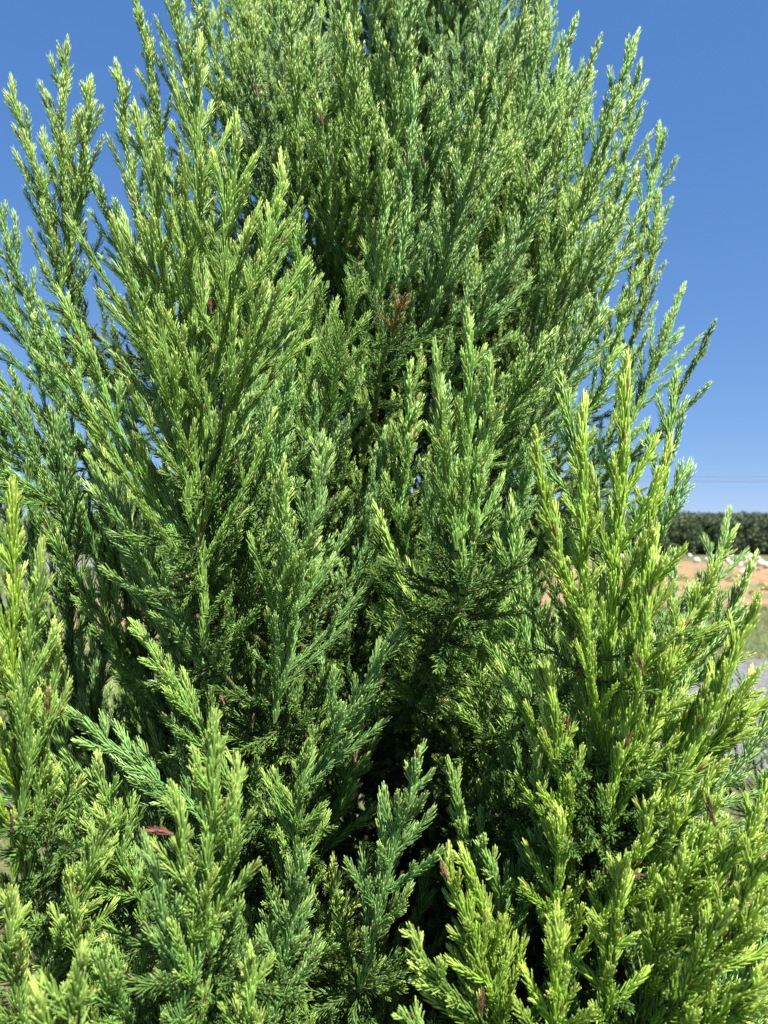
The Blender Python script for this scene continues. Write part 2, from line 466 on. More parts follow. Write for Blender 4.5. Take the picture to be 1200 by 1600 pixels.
# tip, base (photo pixels), depths, tone, options
far = dict(lod=1, nl=.0135, wd=.0018, ds=.0014, sp1=.0145, sp2=.022, na=.72)
H = [
 # left plume against the sky
 ((97, 68), (122, 560), 1.05, 1.08, 'fresh', dict(lmax=0.145, kf=0.53, bend=(-.06, 0, 0), **far)),
 ((12, 128), (105, 520), 1.03, 1.08, 'fresh', dict(lmax=0.072, kf=0.43, bend=(.02, 0, 0), **far)),
 ((152, 146), (95, 460), 1.02, 1.06, 'fresh', dict(lmax=0.072, kf=0.43, bend=(.10, 0, .12), **far)),
 ((-10, 265), (110, 690), 1.0, 1.1, 'blue', dict(lmax=0.102, kf=0.53, **far)),
 ((-40, 400), (150, 760), .98, 1.1, 'blue', dict(lmax=0.131, kf=0.56, bend=(0, 0, .06), **far)),
 ((-45, 520), (165, 850), .98, 1.1, 'green', dict(lmax=0.131, kf=0.62, bend=(0, 0, .08), **far)),
 ((60, 470), (190, 800), .95, 1.1, 'green', dict(lmax=0.131, kf=0.56, **far)),
 ((-30, 610), (170, 900), .93, 1.1, 'blue', dict(lmax=0.131, kf=0.62, bend=(0, 0, .08), **far)),
 ((-25, 720), (190, 880), .85, 1.05, 'green', dict(lmax=0.116, kf=0.62, bend=(0, 0, .1), **far)),
 # upper left and top
 ((125, 240), (255, 600), 1.02, 1.15, 'blue', dict(lmax=0.087, kf=0.53, bend=(0, 0, .05), **far)),
 ((182, 110), (250, 560), 1.0, 1.1, 'fresh', dict(lmax=0.102, kf=0.43, **far)),
 ((212, -30), (290, 420), 1.05, 1.15, 'fresh', dict(lmax=0.116, kf=0.43, **far)),
 ((275, -40), (345, 400), 1.05, 1.18, 'fresh', dict(lmax=0.131, kf=0.49, **far)),
 ((300, -90), (390, 380), 1.1, 1.2, 'fresh', dict(lmax=0.131, kf=0.49, **far)),
 ((400, 110), (420, 480), 1.0, 1.15, 'deep', dict(lmax=0.116, kf=0.49, **far)),
 ((372, -60), (440, 420), 1.1, 1.2, 'fresh', dict(lmax=0.131, kf=0.49, **far)),
 ((470, -60), (500, 400), 1.1, 1.2, 'green', dict(lmax=0.131, kf=0.49, **far)),
 ((530, -50), (545, 380), 1.0, 1.15, 'green', dict(lmax=0.131, kf=0.49, **far)),
 ((500, 140), (530, 470), .98, 1.15, 'green', dict(lmax=0.131, kf=0.53, **far)),
 ((640, -60), (590, 400), 1.0, 1.15, 'blue', dict(lmax=0.145, kf=0.53, **far)),
 ((700, 60), (640, 480), 1.0, 1.15, 'blue', dict(lmax=0.145, kf=0.56, bend=(-.02, 0, .04), **far)),
 ((790, -30), (670, 520), 1.08, 1.15, 'blue', dict(lmax=0.145, kf=0.53, bend=(-.04, 0, .04), **far)),
 ((855, 5), (760, 480), 1.15, 1.2, 'green', dict(lmax=0.131, kf=0.53, **far)),
 ((885, 90), (770, 560), 1.2, 1.2, 'green', dict(lmax=0.131, kf=0.53, **far)),
 ((770, 200), (650, 600), .95, 1.1, 'blue', dict(lmax=0.145, kf=0.56, bend=(-.05, 0, .02), **far)),
 ((860, 280), (680, 640), .98, 1.1, 'blue', dict(lmax=0.145, kf=0.56, bend=(-.02, 0, -.03), **far)),
 # right side of the crown, sweeping up to the right
 ((1003, 55), (790, 560), 1.05, 1.12, 'green', dict(lmax=0.145, kf=0.49, bend=(.02, 0, -.05), **far)),
 ((992, 100), (900, 520), 1.2, 1.2, 'fresh', dict(lmax=0.087, kf=0.43, bend=(.06, 0, 0), **far)),
 ((910, 130), (820, 500), 1.18, 1.2, 'fresh', dict(lmax=0.087, kf=0.43, **far)),
 ((1022, 200), (930, 640), 1.25, 1.25, 'green', dict(lmax=0.102, kf=0.49, bend=(.06, 0, 0), **far)),
 ((1033, 300), (950, 700), 1.22, 1.22, 'fresh', dict(lmax=0.087, kf=0.49, bend=(.05, 0, 0), **far)),
 ((960, 330), (760, 700), 1.02, 1.15, 'blue', dict(lmax=0.145, kf=0.62, bend=(.05, 0, -.05), **far)),
 ((1065, 440), (940, 760), 1.2, 1.2, 'green', dict(lmax=0.102, kf=0.53, bend=(.04, 0, 0), **far)),
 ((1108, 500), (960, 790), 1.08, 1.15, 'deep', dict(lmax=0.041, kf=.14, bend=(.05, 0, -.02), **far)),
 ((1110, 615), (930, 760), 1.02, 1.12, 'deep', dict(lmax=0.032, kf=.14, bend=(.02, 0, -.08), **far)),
 ((940, 470), (740, 800), .98, 1.1, 'blue', dict(lmax=0.145, kf=0.62, bend=(.05, 0, -.05), **far)),
 ((860, 520), (690, 780), .95, 1.1, 'green', dict(lmax=0.131, kf=0.62, bend=(.04, 0, -.04), **far)),
 # front left tall spray
 ((305, 60), (318, 1010), .66, .72, 'fresh', dict(lmax=0.217, kf=0.50, ang=31, wd=.00175, nl=.0108, bend=(-.02, 0, 0), radius=.003, na=0.55, sp1=.0135, sp2=.026, ter=.06, ds=.0012)),
 ((215, 170), (300, 700), .655, .70, 'fresh', dict(lmax=0.145, kf=0.48, ang=30, nl=.0108, wd=.00175, na=0.55, sp1=.0135, sp2=.026, ter=.06, ds=.0012)),
 ((372, 170), (320, 720), .65, .70, 'fresh', dict(lmax=0.145, kf=0.48, ang=30, nl=.0108, wd=.00175, na=0.55, sp1=.0135, sp2=.026, ter=.06, ds=.0012)),
 ((442, 245), (325, 780), .67, .71, 'fresh', dict(lmax=0.116, kf=0.43, nl=.0108, bend=(.06, 0, 0), na=0.55, sp1=.0135, sp2=.026, ter=.06, ds=.0012)),
 ((200, 330), (300, 830), .64, .70, 'fresh', dict(lmax=0.102, kf=0.39, nl=.0108, wd=.00175, na=0.55, sp1=.0135, sp2=.026, ter=.06, ds=.0012)),
 ((84, 455), (300, 900), .66, .72, 'green', dict(lmax=0.065, kf=0.31, nl=.0108, bend=(-.02, 0, -.06), na=0.55, sp1=.0135, sp2=.026, ter=.06, ds=.0012)),
 # centre left
 ((465, 345), (495, 760), .92, .98, 'green', dict(lmax=0.116, kf=0.53)),
 ((553, 420), (500, 720), .90, .98, 'green', dict(lmax=0.102, kf=0.53)),
 ((455, 555), (390, 900), .84, .92, 'blue', dict(lmax=0.102, kf=0.53)),
 ((525, 690), (430, 1130), .68, .74, 'blue', dict(lmax=0.131, kf=0.49, nl=.0108, wd=.00175, ds=.0012, na=0.55, sp2=.026)),
 ((450, 740), (440, 1080), .68, .74, 'green', dict(na=.72, lmax=0.116, kf=0.49, nl=.0108, wd=.00175, ds=.0012)),
 ((150, 725), (330, 1080), .68, .76, 'blue', dict(na=.72, lmax=0.087, kf=0.43, nl=.0108, wd=.00175, ds=.0012)),
 ((65, 830), (260, 1120), .78, .9, 'green', dict(lmax=0.072, kf=0.39)),
 ((624, 455), (608, 525), .90, .94, 'sick', dict(lmax=0.043, kf=0.35, sp1=.014)),
 # centre right
 ((746, 505), (722, 930), .62, .67, 'green', dict(lmax=.085, kf=.33, nl=.0108, wd=.0018, na=.6, sp2=.026, ds=.0012)),
 ((710, 550), (712, 860), .62, .66, 'green', dict(lmax=.06, kf=.30, nl=.0108, wd=.0018, na=.6, sp2=.026, ds=.0012)),
 ((782, 560), (735, 900), .63, .67, 'green', dict(lmax=.06, kf=.30, nl=.0108, wd=.0018, na=.6, sp2=.026, ds=.0012)),
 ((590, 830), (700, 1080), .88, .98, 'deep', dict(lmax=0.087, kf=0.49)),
 ((785, 905), (722, 1120), .86, .92, 'green', dict(lmax=0.087, kf=0.53)),
 ((845, 700), (770, 1010), .92, 1.0, 'blue', dict(lmax=0.116, kf=0.53)),
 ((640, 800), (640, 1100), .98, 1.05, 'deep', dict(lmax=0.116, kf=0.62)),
 # lime spray, right
 ((967, 565), (930, 1480), .60, .64, 'lime', dict(lmax=.15, kf=.42, nl=.0108, wd=.00175, ds=.0012, radius=.003, na=0.55, sp1=.0145, sp2=.026, ter=.05, ang=30)),
 ((915, 620), (925, 1180), .585, .62, 'lime', dict(lmax=0.072, kf=0.28, nl=.0108, wd=.00175, ds=.0012, na=0.55, sp1=.0145, sp2=.026, ter=.05, ang=30)),
 ((855, 658), (920, 1020), .58, .61, 'lime', dict(lmax=0.051, kf=0.25, nl=.0108, wd=.00175, ds=.0012, na=0.55, sp1=.0145, sp2=.026, ter=.05, ang=30)),
 ((1040, 690), (945, 1180), .60, .62, 'lime', dict(lmax=0.072, kf=0.28, nl=.0108, wd=.00175, ds=.0012, bend=(.03, 0, 0), na=0.55, sp1=.0145, sp2=.026, ter=.05, ang=30)),
 ((1050, 840), (950, 1300), .57, .60, 'lime', dict(lmax=0.072, kf=0.31, nl=.0108, wd=.00175, bend=(.03, 0, 0), na=0.55, sp1=.0145, sp2=.026, ter=.05, ang=30)),
 ((1172, 945), (985, 1330), .56, .60, 'lime', dict(lmax=0.065, kf=0.31, nl=.0108, wd=.00175, ds=.0012, bend=(.03, 0, -.04), na=0.55, sp1=.0145, sp2=.026, ter=.05, ang=30)),
 ((1165, 828), (1010, 1060), .80, .78, 'green', dict(lmax=0.043, kf=0.35, nl=.010, bend=(.02, 0, -.05))),
 ((850, 1062), (905, 1430), .58, .62, 'lime', dict(lmax=0.065, kf=0.35, nl=.0108, wd=.00175, ds=.0012, ang=33, na=0.66, sp2=.021)),
 ((1020, 1240), (935, 1520), .55, .60, 'lime', dict(lmax=0.072, kf=0.39, nl=.0108, wd=.00175, ds=.0012, ang=33, na=0.66, sp2=.021)),
 ((1185, 1235), (985, 1600), .52, .58, 'lime', dict(lmax=0.080, kf=0.43, nl=.0108, wd=.00175, ds=.0012, ang=33, na=0.70, bend=(.04, 0, -.03))),
 ((1125, 1255), (960, 1620), .54, .6, 'lime', dict(lmax=0.080, kf=0.43, nl=.0108, wd=.00175, ds=.0012, ang=33, na=0.66, sp2=.021)),
 ((1230, 1390), (990, 1640), .50, .56, 'lime', dict(lmax=0.080, kf=0.49, nl=.0108, wd=.00175, ds=.0012, ang=33, na=0.70, bend=(.03, 0, -.03))),
 ((1240, 1520), (1010, 1690), .48, .54, 'lime', dict(lmax=0.080, kf=0.53, nl=.0108, wd=.00175, ds=.0012, ang=33, na=0.66, sp2=.021)),
 ((690, 1345), (800, 1680), .53, .58, 'lime', dict(lmax=0.072, kf=0.43, nl=.0108, wd=.00175, ds=.0012, ang=33, na=0.66, sp2=.021)),
 ((745, 1350), (805, 1640), .55, .6, 'lime', dict(na=.72, lmax=0.065, kf=0.43, nl=.0108, wd=.00175)),
 ((715, 1190), (790, 1500), .66, .72, 'green', dict(na=.72, lmax=0.072, kf=0.43)),
 ((598, 1475), (780, 1640), .52, .58, 'fresh', dict(lmax=0.058, kf=0.35, nl=.0108, wd=.00175, ds=.0012, ang=32, na=0.70, sp2=.02)),
 # lower centre and lower left
 ((628, 993), (440, 1270), .68, .72, 'blue', dict(na=.72, lmax=0.087, kf=0.42, nl=.0108, bend=(.03, 0, -.05))),
 ((205, 965), (370, 1250), .66, .72, 'green', dict(na=.72, lmax=0.072, kf=0.43)),
 ((110, 1090), (350, 1290), .66, .72, 'blue', dict(lmax=0.087, kf=0.49, nl=.0108, wd=.00175, ds=.0012, ang=32, na=0.70, sp2=.02)),
 ((315, 1140), (312, 1640), .50, .54, 'fresh', dict(na=.72, lmax=0.087, kf=0.39, nl=.0108, radius=.0026)),
 ((245, 1215), (300, 1520), .495, .53, 'fresh', dict(na=.72, lmax=0.058, kf=0.35, nl=.0108, wd=.00175, ds=.0012, ang=32)),
 ((392, 1185), (325, 1500), .51, .54, 'fresh', dict(na=.72, lmax=0.065, kf=0.39, nl=.0108, wd=.00175, ds=.0012, ang=32)),
 ((212, 1300), (290, 1640), .50, .54, 'blue', dict(na=.72, lmax=0.058, kf=0.39, nl=.0108, wd=.00175, ds=.0012, ang=32)),
 ((645, 1160), (560, 1540), .62, .68, 'blue', dict(lmax=0.102, kf=0.49, nl=.0108, wd=.00175, ds=.0012, ang=32, na=0.70, sp2=.02)),
 ((480, 1330), (420, 1640), .58, .64, 'blue', dict(na=.72, lmax=0.087, kf=0.49)),
 # low fill
 ((940, 55), (800, 440), 1.02, 1.10, 'fresh', dict(lmax=.10, kf=.34, **far)),
 ((832, -40), (730, 400), 1.00, 1.10, 'fresh', dict(lmax=.10, kf=.34, **far)),
 ((898, 30), (780, 440), 1.04, 1.12, 'green', dict(lmax=.10, kf=.34, **far)),
 ((962, 185), (830, 560), 1.00, 1.08, 'fresh', dict(lmax=.10, kf=.34, **far)),
 ((1000, 330), (860, 640), 1.04, 1.10, 'fresh', dict(lmax=.10, kf=.34, **far)),
 ((1012, 420), (900, 700), 1.08, 1.12, 'green', dict(lmax=.10, kf=.34, **far)),
 ((760, 90), (690, 480), 0.96, 1.08, 'fresh', dict(lmax=.10, kf=.34, **far)),
 ((450, -30), (470, 380), 0.98, 1.10, 'fresh', dict(lmax=.10, kf=.34, **far)),
 ((560, -40), (550, 330), 0.97, 1.10, 'fresh', dict(lmax=.10, kf=.34, **far)),
 ((610, -25), (602, 400), 0.98, 1.10, 'green', dict(lmax=.13, kf=.42, **far)),
 ((655, 130), (615, 520), 0.95, 1.08, 'blue', dict(lmax=.13, kf=.42, **far)),
 ((582, 190), (592, 520), 0.93, 1.05, 'green', dict(lmax=.13, kf=.42, **far)),
 ((545, 60), (575, 420), 0.98, 1.10, 'fresh', dict(lmax=.13, kf=.42, **far)),
 ((640, 560), (620, 860), 0.92, 1.00, 'green', dict(lmax=.13, kf=.42, **far)),
 ((690, 610), (660, 900), 0.92, 1.00, 'blue', dict(lmax=.13, kf=.42, **far)),
 ((1150, 1000), (1000, 1290), 0.58, 0.62, 'lime', dict(lmax=.06, kf=.34, nl=.0108, wd=.00175, ds=.0012, na=0.62, sp2=.022)),
 ((1222, 1075), (1030, 1270), 0.59, 0.62, 'lime', dict(lmax=.06, kf=.34, nl=.0108, wd=.00175, ds=.0012, na=0.62, sp2=.022)),
 ((1090, 960), (985, 1230), 0.60, 0.62, 'fresh', dict(lmax=.06, kf=.34, nl=.0108, wd=.00175, ds=.0012, na=0.62, sp2=.022)),
 ((1100, 900), (960, 1250), 0.60, 0.64, 'lime', dict(lmax=0.080, kf=0.39, nl=.0108, wd=.00175, ds=.0012, ang=33, na=0.66, sp2=.021)),
 ((1060, 985), (950, 1300), 0.57, 0.61, 'lime', dict(lmax=0.080, kf=0.39, nl=.0108, wd=.00175, ds=.0012, ang=33, na=0.66, sp2=.021)),
 ((1200, 1050), (1000, 1300), 0.58, 0.62, 'lime', dict(lmax=0.080, kf=0.39, nl=.0108, wd=.00175, ds=.0012, ang=33, na=0.66, sp2=.021)),
 ((1125, 1190), (960, 1420), 0.56, 0.60, 'lime', dict(lmax=0.080, kf=0.39, nl=.0108, wd=.00175, ds=.0012, ang=33, na=0.66, sp2=.021)),
 ((1098, 1290), (960, 1500), 0.54, 0.60, 'lime', dict(lmax=0.080, kf=0.39, nl=.0108, wd=.00175, ds=.0012, ang=33, na=0.66, sp2=.021)),
 ((1225, 1290), (1060, 1560), 0.50, 0.56, 'lime', dict(lmax=0.080, kf=0.39, nl=.0108, wd=.00175, ds=.0012, ang=33, na=0.66, sp2=.021)),
 ((1150, 1400), (1000, 1640), 0.48, 0.55, 'lime', dict(lmax=0.080, kf=0.39, nl=.0108, wd=.00175, ds=.0012, ang=33, na=0.66, sp2=.021)),
 ((1200, 1200), (1080, 1500), 0.55, 0.58, 'lime', dict(lmax=0.080, kf=0.39, nl=.0108, wd=.00175, ds=.0012, ang=33, na=0.66, sp2=.021)),
 ((1060, 1330), (1000, 1600), 0.50, 0.56, 'lime', dict(lmax=0.080, kf=0.39, nl=.0108, wd=.00175, ds=.0012, ang=33, na=0.66, sp2=.021)),
 ((960, 1330), (930, 1640), 0.50, 0.56, 'lime', dict(lmax=0.080, kf=0.39, nl=.0108, wd=.00175, ds=.0012, ang=33, na=0.66, sp2=.021)),
 ((820, 1180), (860, 1480), 0.62, 0.66, 'green', dict(lmax=0.080, kf=0.39, nl=.0108, wd=.00175, ds=.0012, ang=33, na=0.66, sp2=.021)),
 ((760, 1290), (800, 1560), 0.60, 0.66, 'green', dict(lmax=0.080, kf=0.39, nl=.0108, wd=.00175, ds=.0012, ang=33, na=0.66, sp2=.021)),
 ((1190, 1600), (1060, 1760), 0.45, 0.50, 'lime', dict(lmax=0.080, kf=0.39, nl=.0108, wd=.00175, ds=.0012, ang=33, na=0.66, sp2=.021)),
 ((500, 1180), (440, 1500), 0.66, 0.72, 'green', dict(lmax=0.087, kf=0.45, nl=.0108, wd=.00175, ds=.0012, ang=32, na=0.70, sp2=.02)),
 ((160, 1180), (230, 1450), 0.62, 0.68, 'green', dict(lmax=0.087, kf=0.45, nl=.0108, wd=.00175, ds=.0012, ang=32, na=0.70, sp2=.02)),
 ((90, 1360), (150, 1620), 0.55, 0.60, 'fresh', dict(lmax=0.087, kf=0.45, nl=.0108, wd=.00175, ds=.0012, ang=32, na=0.70, sp2=.02)),
 ((180, 1420), (200, 1700), 0.50, 0.56, 'green', dict(lmax=0.087, kf=0.45, nl=.0108, wd=.00175, ds=.0012, ang=32, na=0.70, sp2=.02)),
 ((400, 1480), (400, 1760), 0.48, 0.54, 'fresh', dict(lmax=0.087, kf=0.45, nl=.0108, wd=.00175, ds=.0012, ang=32, na=0.70, sp2=.02)),
 ((30, 1400), (40, 1700), 0.50, 0.55, 'fresh', dict(lmax=0.087, kf=0.45, nl=.0108, wd=.00175, ds=.0012, ang=32, na=0.70, sp2=.02)),
 ((870, 1280), (880, 1600), 0.55, 0.60, 'lime', dict(lmax=0.087, kf=0.45, nl=.0108, wd=.00175, ds=.0012, ang=32, na=0.70, sp2=.02)),
 ((900, 1450), (900, 1720), 0.50, 0.55, 'lime', dict(lmax=0.087, kf=0.45, nl=.0108, wd=.00175, ds=.0012, ang=32, na=0.70, sp2=.02)),
 ((650, 1560), (720, 1780), 0.50, 0.56, 'green', dict(lmax=0.087, kf=0.45, nl=.0108, wd=.00175, ds=.0012, ang=32, na=0.70, sp2=.02)),
 # left edge, bright
 ((12, 755), (22, 1380), .56, .60, 'lime', dict(lmax=0.072, kf=0.31, nl=.0108, radius=.003, na=0.55, sp2=.026)),
 ((62, 855), (30, 1280), .55, .58, 'fresh', dict(lmax=0.065, kf=0.31, nl=.0108, wd=.00175, ds=.0012, na=0.55, sp2=.026)),
 ((95, 975), (35, 1420), .58, .6, 'fresh', dict(na=.72, lmax=0.072, kf=0.35, nl=.0108, wd=.00175, ds=.0012)),
 ((165, 1260), (60, 1560), .56, .6, 'fresh', dict(na=.72, lmax=0.087, kf=0.43, nl=.0108, wd=.00175, ds=.0012)),
 ((145, 1490), (110, 1760), .42, .46, 'fresh', dict(na=.72, lmax=0.065, kf=0.43, nl=.0108, wd=.00175, ds=.0012, ang=32)),
 ((75, 1500), (60, 1760), .42, .46, 'fresh', dict(na=.72, lmax=0.065, kf=0.43, nl=.0108, wd=.00175, ds=.0012, ang=32)),
]
hero_objs = []
for i, (tip, base, dt, db, tone, kw) in enumerate(H):
    hero_objs.append(hero(tip, base, dt, db, tone, seed=i, **kw))

# ---- big inner branches: a few kinds, each set in the crown many times
def compound(seed, tone, reach=.42, rise=.42, nsub=10, tn2=None):
    rg = np.random.default_rng(seed)
    fol, stem = Acc(), Acc()
    b = rg.normal(0, .03, 2)
    ax = bezier(np.zeros(3), np.array([reach * .75, b[0], rise * .22]), np.array([reach, b[1], rise]), 14)
    tubes(stem, ax[None], .006, .0015, BROWN, GREENST, 7)
    t_ = TONES[tone]
    needles(fol, ax[None][:, 5:], lengths(ax[None][:, 5:]), rg, .0009, .012, .0019, 24, .002, t_, 1)
    us = np.linspace(.22, .95, nsub)
    for j, u in enumerate(us):
        p, T = sample(ax[None], np.array([0]), np.array([u]))
        p, T = p[0], T[0]
        N, B = frames(T[None]); N, B = N[0], B[0]
        ph = j * GOLD + rg.normal(0, .3)
        o = math.cos(ph) * N + math.sin(ph) * B
        d = norm(.75 * T + .75 * o + np.array([.05, 0, .35]))
        d1 = norm(.5 * T + .25 * o + np.array([.05, 0, .8]))
        L = rg.uniform(.20, .35) * (1.1 - .45 * abs(u - .6))
        sub = bezier(p, p + d * L * .5, p + d * L * .5 + d1 * L * .5, 10)
        plume(fol, stem, sub, rg, t_, lmax=.13, kf=.46, sp1=.0155, ang=28, nl=.0125, wd=.0017, lod=1, ter=.05,
              sp2=.023, ds=.0013, na=.66, radius=.0017)
    return fol.mesh("inner_foliage", M_NEEDLE), stem.mesh("inner_stem", M_STEM)

kinds = [compound(50 + i, t) for i, t in enumerate(['green', 'blue', 'fresh', 'green', 'blue', 'fresh', 'deep'])]
rg = np.random.default_rng(5)
open('/tmp/heroes','w').write(str((len(H),sum(h[2]<.7 for h in H))))
def put_inner(root, z, az, scale, tilt, k, base_r=.0, name="branch"):
    fm, sm = kinds[k % len(kinds)]
    s = link(name, sm, root, (math.cos(az) * base_r, math.sin(az) * base_r, z))
    s.rotation_euler = (rg.normal(0, .1), tilt, az)
    s.scale = (scale,) * 3
    link("foliage", fm, s)
    return s

NI = 66
inner = []
for i in range(NI + 44):
    z = rg.uniform(.25, 2.75)
    az = i * GOLD * 1.0 + rg.normal(0, .2)
    inner.append((z, az))
# keep the ones that face or flank the camera first
inner.sort(key=lambda a: math.sin(a[1]))
front = inner[:NI]; back = inner[NI:]
for i, (z, az) in enumerate(front):
    r = .50 if z < 1.2 else .50 - (z - 1.2) * .08
    if math.cos(az) > .3 and z < 1.5: r *= 1 - .25 * math.cos(az)
    if math.sin(az) < -.5: r *= .78
    if math.cos(az) > .2 and z > 1.2: r *= .84
    put_inner(tree, z, az, r / .46 * rg.uniform(.85, 1.05), rg.normal(0, .06) - max(0, z - 1.2) * (.62 if math.cos(az) > 0 else .35), i, 0, "inner_branch")
rl = np.random.default_rng(31)
for i in range(22):
    f = (i - 10.5) / 10.5
    az = -math.pi / 2 + (f * 1.15 if f < 0 else .32 + f * .6) + rl.normal(0, .06)
    put_inner(tree, .12 + (.95 if f < 0 else .72) * ((i * .6180339) % 1.0), az, rl.uniform(1.15, 1.35), rl.normal(0, .1), i + 3, 0, "inner_branch")
for i in range(12):
    put_inner(tree, 1.45 + .8 * ((i * .6180339) % 1.0), -1.15 + 1.3 * ((i * .7548) % 1.0), rl.uniform(.68, .8), rl.normal(-.16, .06), i + 2, 0, "inner_branch")
# the far side of the crown, as one mass of branches
def merge_back(lst):
    V, F, C, n = [], {}, [], 0
    for i, (z, az) in enumerate(lst):
        me = kinds[i % len(kinds)][0]
        nv = len(me.vertices); v = np.empty(nv * 3, np.float32); me.vertices.foreach_get("co", v); v = v.reshape(-1, 3)
        c = np.empty(nv * 4, np.float32); me.color_attributes["col"].data.foreach_get("color", c)
        ls = np.empty(len(me.polygons), np.int32); me.polygons.foreach_get("loop_total", ls)
        li = np.empty(len(me.loops), np.int32); me.loops.foreach_get("vertex_index", li)
        nq = int((ls == 4).sum()) if ls[0] == 4 else None
        # polygons were written grouped by size
        pos = 0; j = 0
        while j < len(ls):
            sz = int(ls[j]); e = j
            nxt = np.nonzero(ls[j:] != sz)[0]
            e = j + (int(nxt[0]) if len(nxt) else len(ls) - j)
            cnt = e - j
            F.setdefault(sz, []).append(li[pos:pos + cnt * sz].reshape(-1, sz) + n)
            pos += cnt * sz; j = e
        s = (.52 if z < 1.2 else .52 - (z - 1.2) * .14) / .46 * .95
        ca, sa = math.cos(az), math.sin(az)
        M = np.array([[ca, -sa, 0], [sa, ca, 0], [0, 0, 1]]) * s
        V.append(v @ M.T + np.array([0, 0, z])); C.append(c.reshape(-1, 4)[:, :3]); n += nv
    me = make_mesh("far_side", np.concatenate(V), [np.concatenate(f) for f in F.values()], M_NEEDLE, np.concatenate(C))
    o = link("far_side_branches", me, tree); o["kind"] = "stuff"
merge_back(back)

# ---- withered brown shoot ends caught in the sprays
def withered(x, y, d, dx, dy, ln, tone, owner):
    rg = np.random.default_rng(int(x * 7 + y))
    p = px(x, y, d); q = px(x + dx, y + dy, d - .005)
    dr_ = norm(q - p)
    ax = bezier(p, p + dr_ * ln * .5 + rg.normal(0, .001, 3), p + dr_ * ln, 6) - TREE0
    a = Acc()
    c = np.array(tone)
    needles(a, ax[None], lengths(ax[None]), rg, .0011, .010, .0011, 15, .0009, (c, c * 1.4), 0, .012, .8)
    tubes(a, ax[None], .0012, .0005, c * .8, c, 5)
    s, f = hero_objs[owner]
    link("withered_twig", a.mesh("withered_twig", M_DEAD), s)

DK, RD, PK, OR = (.070, .034, .024), (.15, .062, .038), (.26, .15, .10), (.22, .13, .05)
def owner_of(x, y):
    best, bi = 1e9, 0
    for i, (tip, base, *_r) in enumerate(H):
        a, b, c = np.array(tip, float), np.array(base, float), np.array([x, y], float)
        t = np.clip(np.dot(c - a, b - a) / np.dot(b - a, b - a), 0, 1)
        dd = np.linalg.norm(a + (b - a) * t - c)
        if dd < best: best, bi, bt = dd, i, t
    return bi, H[bi][2] * (1 - bt) + H[bi][3] * bt
for (x, y, dx, dy, ln, tone) in [
    (1118, 1290, -16, -60, .028, DK), (1006, 1055, -12, -40, .018, RD), (975, 1170, 14, -34, .016, RD),
    (1062, 1360, -4, -40, .016, DK), (1068, 1490, 16, -40, .022, DK), (752, 1585, 4, -55, .022, RD),
    (1010, 1368, -50, 6, .020, DK), (700, 1375, -14, -36, .016, RD), (270, 1304, -44, -8, .020, RD),
    (505, 195, -8, -40, .018, RD), (322, 182, -14, -18, .014, RD), (705, 250, 4, -40, .018, RD),
    (620, 480, 26, -18, .020, RD), (612, 470, 2, -50, .024, DK), (22, 435, -14, -24, .018, RD),
    (74, 1100, 2, -38, .016, OR), (20, 1300, -4, -38, .016, DK), (395, 1135, 2, -30, .012, PK),
    (366, 1235, 4, -36, .014, PK), (330, 490, -3, -30, .014, RD), (402, 150, -4, -34, .016, RD),
    (885, 1140, 2, -30, .012, RD), (555, 1190, 4, -26, .012, PK), (665, 260, 6, -26, .014, RD),
    (350, 1100, -8, -26, .012, PK), (640, 690, 20, -18, .014, OR), (300, 860, 10, -12, .01, OR)]:
    bi, d = owner_of(x, y)
    withered(x, y, d - .02, dx, dy, ln * .8, tone, bi)

# ------------------------------------------------------------------ neighbouring young sequoias
def small_tree(name, loc, h, label, n, seed, sc, tone_off=0):
    t = bpy.data.objects.new(name, None); col.objects.link(t); t.location = loc
    tag(t, label, "tree", "young conifers beside the big one")
    a = Acc()
    tubes(a, bezier(np.array([0, 0, -.02]), np.array([.01, .01, h * .5]), np.array([0, 0, h]), 12)[None], .02, .002, (.15, .09, .055), GREENST, 9)
    link("trunk", a.mesh("small_trunk", M_BARK), t)
    rr = random.Random(seed)
    for i in range(n):
        f = (i + .5) / n
        z = .08 * h + .8 * h * f
        s = sc * (1.15 - .75 * f)
        o = put_inner(t, z, i * GOLD + rr.uniform(-.3, .3), s, rr.uniform(-.1, .1), i + tone_off)
    top = put_inner(t, h * .72, 1.0, sc * .55, -.7, tone_off)
    return t
small_tree("sequoia_tree", (.64, 1.12, 0), 1.42, "smaller shaded dark green conifer at the right edge, beside the gravel path", 16, 3, .72, 1)
small_tree("sequoia_tree", (-2.45, 4.3, 0), 2.1, "slender pale conifer seen blurred behind the big tree at the left edge", 24, 4, 1.0, 3)

